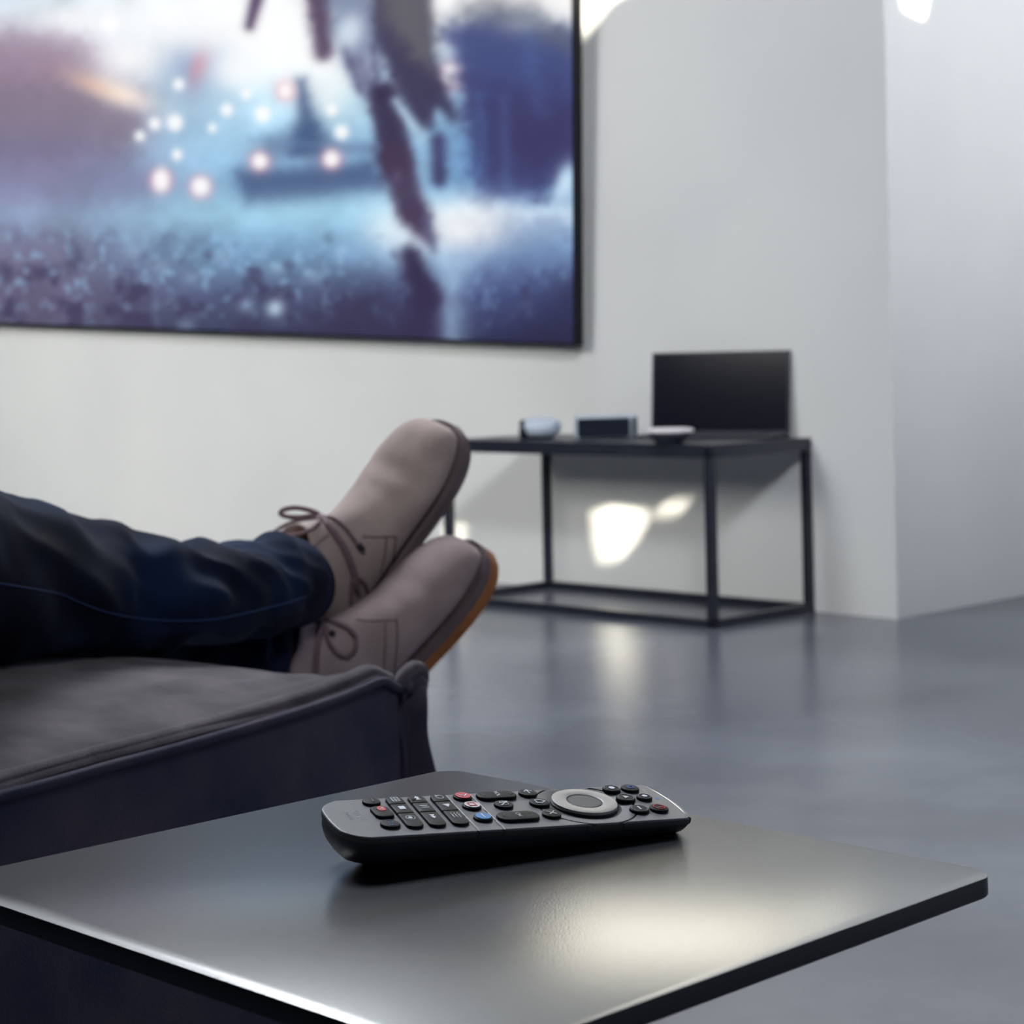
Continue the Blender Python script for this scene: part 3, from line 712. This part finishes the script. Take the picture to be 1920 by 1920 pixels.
    # navigation ring
    def annulus(r0, r1, z0, z1, m, name, lab=None, N=96):
        rs = [(r1, z0), (r1, z1-.35), (r1-.12, z1-.1), (r1-.4, z1), (r0+.4, z1-.12), (r0+.1, z1-.25), (r0, z1-.5), (r0, z0)]
        rings = [[Pm(RC[0]+r*math.cos(2*PI*j/N), RC[1]+r*math.sin(2*PI*j/N), z) for j in range(N)] for r, z in rs]
        return obj(name, *loft(rings+[rings[0]], False, False), m, t0, label=lab, angle=40)
    annulus(16.4, 17.7, -2.2, -.1, M['groove'], 'ring_gap')
    annulus(9.3, 17.0, -2.2, 1.25, M['silver'], 'navigation_ring', 'silver navigation ring')
    annulus(8.4, 9.6, -2.2, .8, M['groove'], 'ring_gap')
    key(R_(RC[0], RC[1], 8.9, 8.9, 8.85), h=1.0, m=M['knob'], label='dark grey round centre key', dome=-.35)
    # right hand cluster
    def ringed(cs, ct, r, polys):
        k = key(R_(cs, ct, r, r, r-.05), h=1.5)
        flat(k, arc(cs, ct, r-1.0, 0, 2*PI, .28, 36), Hk-.12, M['glyph_dim'], name='printed_circle', thick=.1)
        flat(k, polys, Hk, M['glyph']); return k
    ringed(22.9, 13.4, 4.8, [disc(22.9, 13.4, 1.7, 20)])
    ringed(24.3, -.2, 5.1, [[(25.9, -.2), (23.2, 1.5), (23.2, -1.9)]])
    ringed(24.0, -15.8, 5.1, stroke([(24.0, -14.0), (24.0, -17.4)], .9))
    k = key(R_(33.7, 13.1, 4.9, 4.9, 4.85)); flat(k, stroke([(32.2, 14.8), (35.4, 14.8), (35.4, 11.6), (32.2, 11.6), (32.2, 14.8)], .45)+stroke([(33.2, 12.2), (33.2, 14.2)], .4), Hk, M['blue_dim'])
    ringed(35.2, -.2, 4.2, [disc(35.2, -.2, 1.5, 20)])
    k = key(R_(35.4, -15.8, 5.0, 5.0, 4.95), label='black power key with red print'); flat(k, arc(35.4, -15.8, 2.9, -.38*PI, 1.55*PI, .5, 26)+stroke([(35.4+.6, -15.8), (38.6, -15.8)], .5), Hk, M['red'])
    flat(t0, [rr(42.6, -.6, 1.0, 1.4, .4, 4)], -.02, M['blue_dim'], name='indicator_light', thick=.08)
    flat(t0, [rr(41.4, 11.6, .45, 2.2, .2, 3)], -.02, M['glyph_dim'], name='pale_mark', thick=.08)  # small pale strip near the end
make_remote()

# ------------------------------------------------------------------ ottoman with loose velvet cushion
def make_ottoman():
    zs = .40
    C0 = onz(758, 1285, zs); C1 = onz(108, 1452, zs)
    d = (C1-C0).normalized(); nface = Vector((-d.y, d.x, 0))
    if nface.y > 0: nface = -nface
    plane_hit = lambda px, py: onplane(px, py, C0, nface)
    # welt drawn along the front edge
    pix = [(-1100, 1800), (-300, 1562), (108, 1452), (200, 1426), (300, 1400), (400, 1372), (500, 1343), (580, 1318), (640, 1297), (680, 1280), (700, 1271), (716, 1269), (732, 1277), (746, 1284)]
    W = catmull([plane_hit(*q) for q in pix], 10)
    ear = catmull([plane_hit(746, 1284), plane_hit(754, 1272), plane_hit(766, 1260), plane_hit(780, 1254), plane_hit(791, 1262), plane_hit(794, 1280)], 8)
    loc = C0+d*.6; loc = Vector((loc.x-.3, loc.y+.2, 0))
    t = root('ottoman', loc, 'grey velvet ottoman with piped edges carrying the crossed legs', 'ottoman')
    back = Vector((-.80, .60, 0)).normalized(); wdt = .62
    nj = 36; rings = []
    Wf = W
    n_ = len(Wf)
    def top_pt(i, v):
        p = Wf[i]; u = i/(n_-1)                              # u 0 far left .. 1 corner
        base = p+back*(wdt*v)
        zedge = zs*(1-0)+0
        zz = p.z*(1-min(1, v*5))+zs*min(1, v*5)
        along = (p-C0).length
        fu = min(1, along/.34); fu = math.sin(fu*PI/2)**.9*math.sin(min(1, (p-Wf[0]).length/.25)*PI/2)**.7
        fv = math.sin(min(1, v/.5)*PI/2)**.55 if v < .5 else math.sin((1-v)/.5*PI/2)**.8
        zz += .040*fu*fv
        # soft creases running from the corner
        cr = math.exp(-((along-.12)/.09)**2)*math.exp(-((v-.14)/.11)**2)
        zz += cr*.0035*math.sin(v*95+along*22)
        zz += .0022*noise.noise(Vector((base.x*9, base.y*9, 2)))
        return Vector((base.x, base.y, zz))
    V = [top_pt(i, (j/nj)**1.6) for j in range(nj+1) for i in range(n_)]
    Fc = [[j*n_+i, j*n_+i+1, (j+1)*n_+i+1, (j+1)*n_+i] for j in range(nj) for i in range(n_-1)]
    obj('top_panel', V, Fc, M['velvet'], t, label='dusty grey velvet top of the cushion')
    # roll of fabric just behind the welt, then the welt itself
    roll = [p-nface*.012+Z*(.0005) for p in Wf]
    obj('edge_roll', *tube(roll, .0095, 12), M['velvet'], t)
    obj('piping', *tube([p+nface*.003-Z*.004 for p in Wf], .0042, 10), M['velvet_shaded'], t)
    pe = tube([p for p in ear], [.005+.003*math.sin(PI*i/(len(ear)-1)) for i in range(len(ear))], 10)
    obj('corner_ear', *pe, M['velvet'], t)
    # front side: from the welt down to the floor, swelling a little
    nd = 30; V = []; Wd = Wf
    for k in range(nd+1):
        q = k/nd
        for i, p in enumerate(Wd):
            u = (p-C0).length
            sw = .012*math.sin(min(1, q*1.3)*PI)*min(1, u/.1)
            wr = .003*noise.noise(Vector((u*12, q*5, 7)))*math.sin(PI*min(1, q*3))
            V.append(Vector((p.x, p.y, (p.z-.007)*(1-q)+.03*q))+nface*(sw+wr))
    obj('side_panel', V, [[k*n_+i, k*n_+i+1, (k+1)*n_+i+1, (k+1)*n_+i] for k in range(nd) for i in range(n_-1)], M['velvet_shaded'], t, label='grey velvet front side panel with shade in its colour')
    # gathered corner flap from the ear down
    sil = [(795, 1280), (789, 1302), (786, 1325), (789, 1350), (794, 1380), (800, 1415), (807, 1450), (816, 1510), (822, 1600), (826, 1900)]
    inn = [(746, 1290), (747, 1306), (746, 1325), (748, 1350), (750, 1380), (753, 1415), (757, 1450), (762, 1510), (766, 1600), (770, 1900)]
    S = catmull([plane_hit(*q) for q in sil], 4); I_ = catmull([plane_hit(*q)+nface*.002 for q in inn], 4)
    nc = 14; V = []; m_ = len(S)
    for i in range(m_):
        fall = math.exp(-i/14.)
        for j in range(nc+1):
            v = j/nc; p = I_[i].lerp(S[i], v)
            bulge = math.sin(PI*v)*.010+.005*math.sin(v*9+i*.35)*fall+(.010*math.exp(-((v-.55)/.16)**2)-.008*math.exp(-((v-.2)/.12)**2))*(.4+.6*(1-fall))
            V.append(p+nface*bulge)
    Fl = [[i*(nc+1)+j, i*(nc+1)+j+1, (i+1)*(nc+1)+j+1, (i+1)*(nc+1)+j] for i in range(m_-1) for j in range(nc)]
    obj('corner_flap', V, Fl, M['velvet_shaded'], t)
    # ear cap between ear piping and flap
    EV = []; ne = len(ear)
    low = [I_[0].lerp(I_[4], .6)+nface*.004, S[5]]
    for i in range(ne):
        u = i/(ne-1)
        for j in range(7):
            v = j/6; q = low[0].lerp(low[1], u); EV.append(ear[i].lerp(q, v)+nface*(.007*math.sin(PI*v)+.003*math.sin(u*11)*math.sin(PI*v)))
    obj('ear_fold', EV, [[i*7+j, i*7+j+1, (i+1)*7+j+1, (i+1)*7+j] for i in range(ne-1) for j in range(6)], M['velvet_shaded'], t)
    # right hand end side and the rest of the block
    e0 = Wf[-1]; V = []; ns_ = 24
    for k in range(13):
        q = k/12
        for j in range(ns_+1):
            v = (j/ns_)**1.3; tp = top_pt(n_-1, v); sb = S[min(m_-1, int(q*(m_-1)))]
            V.append(Vector((tp.x+.02, tp.y, (tp.z-.004)*(1-q)+.03*q)) if j else Vector((I_[0].x+.012, I_[0].y+.03, (tp.z-.02)*(1-q)+.03*q)))
    obj('end_panel', V, [[k*(ns_+1)+j, k*(ns_+1)+j+1, (k+1)*(ns_+1)+j+1, (k+1)*(ns_+1)+j] for k in range(12) for j in range(ns_)], M['velvet_shaded'], t)
    fl = e0; fl2 = Wf[0]
    pts = [fl, fl2, fl2+back*wdt, fl+back*wdt]
    cen = sum(pts, Vector())/4
    rg = [[Vector((cen.x+(p.x-cen.x)*s_, cen.y+(p.y-cen.y)*s_, z)) for p in pts] for z, s_ in [(.0, .9), (.03, .9), (.03, .995), (.392, .995)]]
    obj('frame', *loft(rg), M['velvet_shaded'], t, smooth=False)
make_ottoman()

# ------------------------------------------------------------------ the person: lower legs crossed on the ottoman
def make_person():
    # joints: leg 0 lies on top, leg 1 underneath
    l0 = [Vector((-.86, .98, .585)), at(-560, 900, 1.45), at(-160, 1050, 1.70), at(108, 1101, 1.90), at(300, 1112, 2.00), at(450, 1108, 2.11), at(548, 1088, 2.21), at(600, 1078, 2.26)]
    l1 = [Vector((-1.02, 1.14, .565)), at(-620, 1010, 1.62), at(-160, 1110, 1.92), at(108, 1142, 2.08), at(300, 1175, 2.16), at(450, 1215, 2.19), at(530, 1243, 2.20), at(590, 1252, 2.22)]
    t_loc = l0[4]
    # body: one continuous skinned mesh running from thighs through the ankles into the shoes
    def shoe_frame(toe, ax2, alpha, yaw=0.):
        X = Vector((ax2[0], yaw, ax2[1])).normalized()
        e2 = Vector((0, -1, 0)); e2 = (e2-X*e2.dot(X)).normalized(); e1 = e2.cross(X)
        if e1.x > 0: e1 = -e1
        Zl = (e2*math.cos(alpha)+e1*math.sin(alpha)).normalized(); Yl = Zl.cross(X)
        return toe, X, Yl, Zl
    frames = [shoe_frame(at(841, 806, 2.40), (.50, .866), math.radians(38), .10), shoe_frame(at(897, 1034, 2.31), (.62, .78), math.radians(54), .12)]
    LEN = .288
    def S(fr, x, y, z):
        toe, X, Y, Zl = fr; return toe+X*(x-LEN)+Y*y+Zl*z
    pel = Vector((-1.0, .98, .575))
    verts = [pel]; edges = []; rad = [.085]
    for L, fr in ((l0, frames[0]), (l1, frames[1])):
        k = 0
        pts = [(L[0], .07), (L[1], .06), (L[2], .050), (L[3], .048), (L[4], .045), (L[5], .038), (L[6], .033), (S(fr, .055, 0, .085), .032), (S(fr, .10, 0, .055), .030), (S(fr, .19, 0, .032), .024), (S(fr, .245, 0, .024), .017)]
        for p, r in pts:
            verts.append(p); rad.append(r); edges.append((k, len(verts)-1)); k = len(verts)-1
    me = bpy.data.meshes.new('person'); me.from_pydata([tuple(v-t_loc) for v in verts], edges, [])
    body = bpy.data.objects.new('person', me); C.objects.link(body); body.location = t_loc
    sk = body.modifiers.new('skin', 'SKIN'); ss = body.modifiers.new('sub', 'SUBSURF'); ss.levels = 2; ss.render_levels = 2
    for i, r in enumerate(rad): me.skin_vertices[0].data[i].radius = (r, r)
    me.skin_vertices[0].data[0].use_root = True
    dg = bpy.context.evaluated_depsgraph_get(); me2 = bpy.data.meshes.new_from_object(body.evaluated_get(dg))
    body.modifiers.clear(); body.data = me2; me2.materials.append(M['skin']); me2.shade_smooth()
    prop(body, 'person resting crossed legs in dark blue jeans and taupe lace shoes on the ottoman', 'person')
    # jeans: a sleeve around each leg
    def sleeve(L, rr_, seed, tilt, amp):
        path = catmull(L, 22); n = len(path); seg = 72; rings = []
        for i, p in enumerate(path):
            d = (path[min(i+1, n-1)]-path[max(i-1, 0)]).normalized()
            u = (Z-d*Z.dot(d)).normalized(); v = d.cross(u)
            f = i/(n-1); r = np.interp(f, [q[0] for q in rr_], [q[1] for q in rr_]); rv = np.interp(f, [q[0] for q in rr_], [q[2] for q in rr_])
            ring = []
            slant = tilt*max(0, (f-.76)/.24)
            for k in range(seg):
                a_ = 2*PI*k/seg; cu, sv = math.cos(a_), math.sin(a_)
                q = p+d*(slant*(-cu))
                # folds: broad diagonal drapes, stronger towards the knee and above the hem
                g_ = (f-1/6)*1.2
                w1 = math.sin(g_*30+1.7*cu*2+seed+sv*1.3)*.55+math.sin(g_*55-2.2*cu+sv*2.1+seed*2)*.3
                nn = noise.noise(Vector((g_*16+seed, cu*1.5, sv*1.5)))*1.4
                rid = -abs(noise.noise(Vector((g_*11+cu*1.1+seed, cu*1.1+3, sv*1.2))))*2.2
                env = min(1, (1-g_)*9+.12)
                dr = amp*(w1*.6+nn*.7+rid*.6+.5)*env
                ring.append(q+u*(cu*(r+dr))+v*(sv*(rv+dr)))
            rings.append(ring)
        # hem turned back inside
        last = rings[-1]; c = sum(last, Vector())/seg; d = (path[-1]-path[-3]).normalized()
        hem = [c+(p-c)*.985+d*.0015 for p in last]; inn = [c+(p-c)*.955 for p in last]; inn2 = [c+(p-c)*.93-d*.02 for p in last]
        return loft(rings+[hem, inn, inn2], cap0=True, cap1=False), rings, path
    jl0 = l0[:-1]; prof0 = [(0, .105, .105), (.167, .088, .088), (.333, .080, .078), (.517, .066, .066), (.667, .054, .060), (.767, .050, .056), (.875, .049, .056), (1, .0495, .053)]
    (V0, F0), rings0, path0 = sleeve(jl0, prof0, 1.3, .012, .0075)
    jl1 = l1[:-1]; prof1 = [(0, .105, .105), (.167, .086, .086), (.5, .060, .060), (.833, .048, .052), (1, .046, .050)]
    (V1, F1), rings1, path1 = sleeve(jl1, prof1, 5.1, .010, .006)
    hip = superloft([(-.13, .05, .05), (-.12, .12, .10), (-.06, .16, .125), (0, .165, .13), (.08, .15, .12), (.13, .12, .09), (.14, .05, .04)], Vector((-.97, 1.0, .575)), Vector((.70, -.71, 0)), Z, Vector((-.71, -.70, 0)))
    jeans = obj('jeans', *merge((V0, F0), (V1, F1), hip), M['denim'], body, label='dark indigo jeans')
    bv = BVHTree.FromPolygons([tuple(v) for v in V0], F0)
    def cast(bvh, px, py, lift, fallY=None):
        a, b = ray(px, py); d = Vector((a, 1, b)).normalized(); hit = bvh.ray_cast(Vector((0, 0, EYE)), d)
        if hit[0] is None: return at(px, py, fallY) if fallY else None
        return hit[0]-d*lift
    sm_ = [cast(bv, *q, .0006) for q in [(-80, 1085), (0, 1094), (108, 1113), (150, 1130), (200, 1148), (250, 1158), (300, 1163), (350, 1164), (400, 1161), (450, 1152), (500, 1140), (545, 1128), (574, 1118)]]
    sm_ = [p for p in sm_ if p is not None]
    dense = []
    for p in catmull(sm_, 6):
        q = project(p); h = cast(bv, q[0], q[1], .0006); dense.append(h if h is not None else p)
    obj('seam_stitching', *tube(dense, .0007, 6), M['stitch'], jeans, label='light blue seam thread')
    hemring = rings0[-4]; obj('hem_stitching', *tube([p+(p-path0[-4]).normalized()*.0002 for p in hemring+[hemring[0]]], .0004, 5), M['stitch'], jeans)
    # shoes -------------------------------------------------------------
    def make_shoe(fr, mat_u, mat_c, lab, crepe_h, lacefn, seams, mirror=1):
        T = [(.289, .020), (.284, .034), (.270, .045), (.250, .051), (.225, .055), (.200, .060), (.178, .069), (.158, .081), (.142, .094), (.129, .110), (.117, .130), (.110, .148)]
        B = [(.289, .010), (.282, .004), (.266, .002), (.245, .000), (.220, .000), (.190, .000), (.155, .000), (.110, .000), (.060, .001), (.010, .010), (.000, .060), (.000, .128)]
        Wd = [.012, .028, .040, .0475, .0515, .0505, .047, .043, .040, .039, .037, .036]
        def cat2(A, n):
            P = catmull([Vector((*(a if hasattr(a, '__len__') else (a,)), 0, 0)[:3]) for a in A], n); return P
        n = 5; Tt = cat2(T, n); Bt = cat2(B, n); Wt = cat2(Wd, n)
        seg = 48; rings = []
        for i in range(len(Tt)):
            tp, bp = Tt[i], Bt[i]; w_ = Wt[i].x; f = i/(len(Tt)-1)
            cx, cz = (tp.x+bp.x)/2, (tp.y+bp.y)/2; hx, hz = (tp.x-bp.x)/2, (tp.y-bp.y)/2
            asym = .004*mirror*math.sin(f*PI)
            ring = []
            for k in range(seg):
                a_ = 2*PI*k/seg; c, s_ = math.cos(a_), math.sin(a_)
                e = .62 if c < 0 else .95                     # squarer towards the sole, rounder over the instep
                e = e*(1-f)+1.0*f
                cc = math.copysign(abs(c)**e, c); sw = math.copysign(abs(s_)**(.8*(1-f)+1.0*f), s_)
                low = (1-f)
                yy = sw*w_*(1+.06*low*(-c))+asym
                cr = .0016*math.sin(i*.8)*max(0, c)*math.exp(-((f-.42)/.1)**2)      # flex creases
                ring.append(S(fr, cx+cc*hx, yy, cz+cc*hz+cr))
            rings.append(ring)
        # collar edge folded in
        last = rings[-1]; c = sum(last, Vector())/seg
        col = [c+(p-c)*.95 for p in last]; col2 = [c+(p-c)*.9-fr[3]*.02 for p in last]
        up = obj('shoe', *loft(rings+[col, col2], cap0=True, cap1=False), mat_u, body, label=lab)
        Vs = [v for r in rings for v in r]; Fs = loft(rings)[1]; bvh = BVHTree.FromPolygons([tuple(v) for v in Vs], Fs)
        # sole outline
        def outl(grow):
            P = []
            xs = [0, .004, .015, .035, .07, .11, .15, .19, .225, .25, .27, .284, .291, .294]
            ws = [.006, .018, .030, .036, .038, .039, .043, .0495, .0525, .050, .042, .028, .014, .004]
            a1 = catmull([Vector((x-.002, w, 0)) for x, w in zip(xs, ws)], 5)
            for p in a1: P.append((p.x+grow*(p.x-.145)/.15, p.y+grow+.003*mirror*math.sin(p.x/.29*PI)))
            for p in a1[::-1]: P.append((p.x+grow*(p.x-.145)/.15, -p.y-grow+.003*mirror*math.sin(p.x/.29*PI)))
            return P
        def sl(prof, m, nm, lab2=None):
            rg = [[S(fr, x, y, z) for x, y in outl(g)] for z, g in prof]; return obj(nm, *loft(rg), m, up, label=lab2, angle=45)
        sl([(.010, .000), (.0105, .0025), (.003, .0035), (.001, .0030)], M['welt'], 'sole_band')
        sl([(.001, .0032), (-.001, .0040), (-crepe_h+.002, .0045), (-crepe_h, .002)], mat_c, 'sole')
        for pth in seams:
            pts = []
            for p in catmull([Vector((*q, 0)) for q in pth], 6):
                h = cast(bvh, p.x, p.y, .0004)
                if h is not None: pts.append(h)
            if len(pts) > 2: obj('seam', *tube(pts, .0009, 5), M['seam'], up)
        for nm, pth, r, mm in lacefn:
            pts = []
            lastd = None
            for p in catmull([Vector((q[0], q[1], q[2] if len(q) > 2 else 0)) for q in pth], 7):
                h = cast(bvh, p.x, p.y, .0035+p.z)
                if h is None:
                    h = at(p.x, p.y, (lastd if lastd else fr[0].y-.02))
                lastd = h.y; pts.append(h)
            for _ in range(2):
                pts = [pts[0]]+[(pts[i-1]+pts[i]*2+pts[i+1])/4 for i in range(1, len(pts)-1)]+[pts[-1]]
            obj(nm, *tube(pts, r, 8), mm, up)
        return up, bvh
    laces0 = [
        ('lace', [(528, 957), (548, 952), (570, 954), (596, 963), (612, 978), (632, 1004), (650, 1032), (662, 1062), (670, 1092), (673, 1118)], .0030, M['lace']),
        ('lace', [(604, 972), (622, 996), (640, 1022), (652, 1048), (662, 1078), (668, 1106)], .0026, M['lace']),
        ('lace_loop', [(528, 957), (526, 964), (540, 969), (562, 970), (585, 968), (604, 974)], .0030, M['lace']),
        ('lace_loop', [(606, 968), (626, 972), (642, 984), (656, 1000), (666, 1014), (674, 1024)], .0022, M['lace']),
        ('lace_tip', [(672, 1021), (677, 1027), (680, 1031)], .0036, M['lace_end']),
        ('lace_loop', [(676, 1084), (686, 1098), (690, 1115), (683, 1132), (670, 1142), (660, 1138), (658, 1115), (660, 1085)], .0021, M['lace']),
        ('lace', [(512, 998), (535, 984), (560, 976), (590, 972)], .0022, M['lace']),
        ('lace', [(530, 1006), (560, 1002), (582, 993), (600, 978)], .0022, M['lace']),
    ]
    seams0 = [[(680, 1006), (710, 1007), (743, 1006)], [(742, 1006), (740, 1030), (733, 1060), (722, 1095)], [(724, 1010), (722, 1040), (714, 1075)], [(616, 960), (628, 938), (640, 916)], [(572, 1060), (584, 1035), (600, 1015), (616, 1004)]]
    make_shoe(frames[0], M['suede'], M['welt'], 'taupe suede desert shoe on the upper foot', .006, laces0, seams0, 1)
    laces1 = [
        ('lace', [(592, 1164), (604, 1160), (622, 1164), (642, 1172), (656, 1182), (664, 1192)], .0030, M['lace']),
        ('lace_loop', [(606, 1166), (612, 1190), (620, 1210), (634, 1226), (650, 1231), (664, 1220), (668, 1200), (660, 1182), (640, 1168)], .0024, M['lace']),
        ('lace', [(604, 1166), (598, 1195), (594, 1225), (592, 1262)], .0030, M['lace']),
        ('lace', [(600, 1164), (610, 1175), (620, 1186)], .0022, M['lace']),
        ('lace_tip', [(619, 1184), (623, 1187), (626, 1190)], .0034, M['lace_end']),
    ]
    seams1 = [[(668, 1162), (700, 1164), (746, 1162)], [(744, 1163), (745, 1200), (740, 1262)], [(722, 1166), (722, 1210), (720, 1262)]]
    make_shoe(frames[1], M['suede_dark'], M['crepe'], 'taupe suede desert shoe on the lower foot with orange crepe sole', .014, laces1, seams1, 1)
make_person()
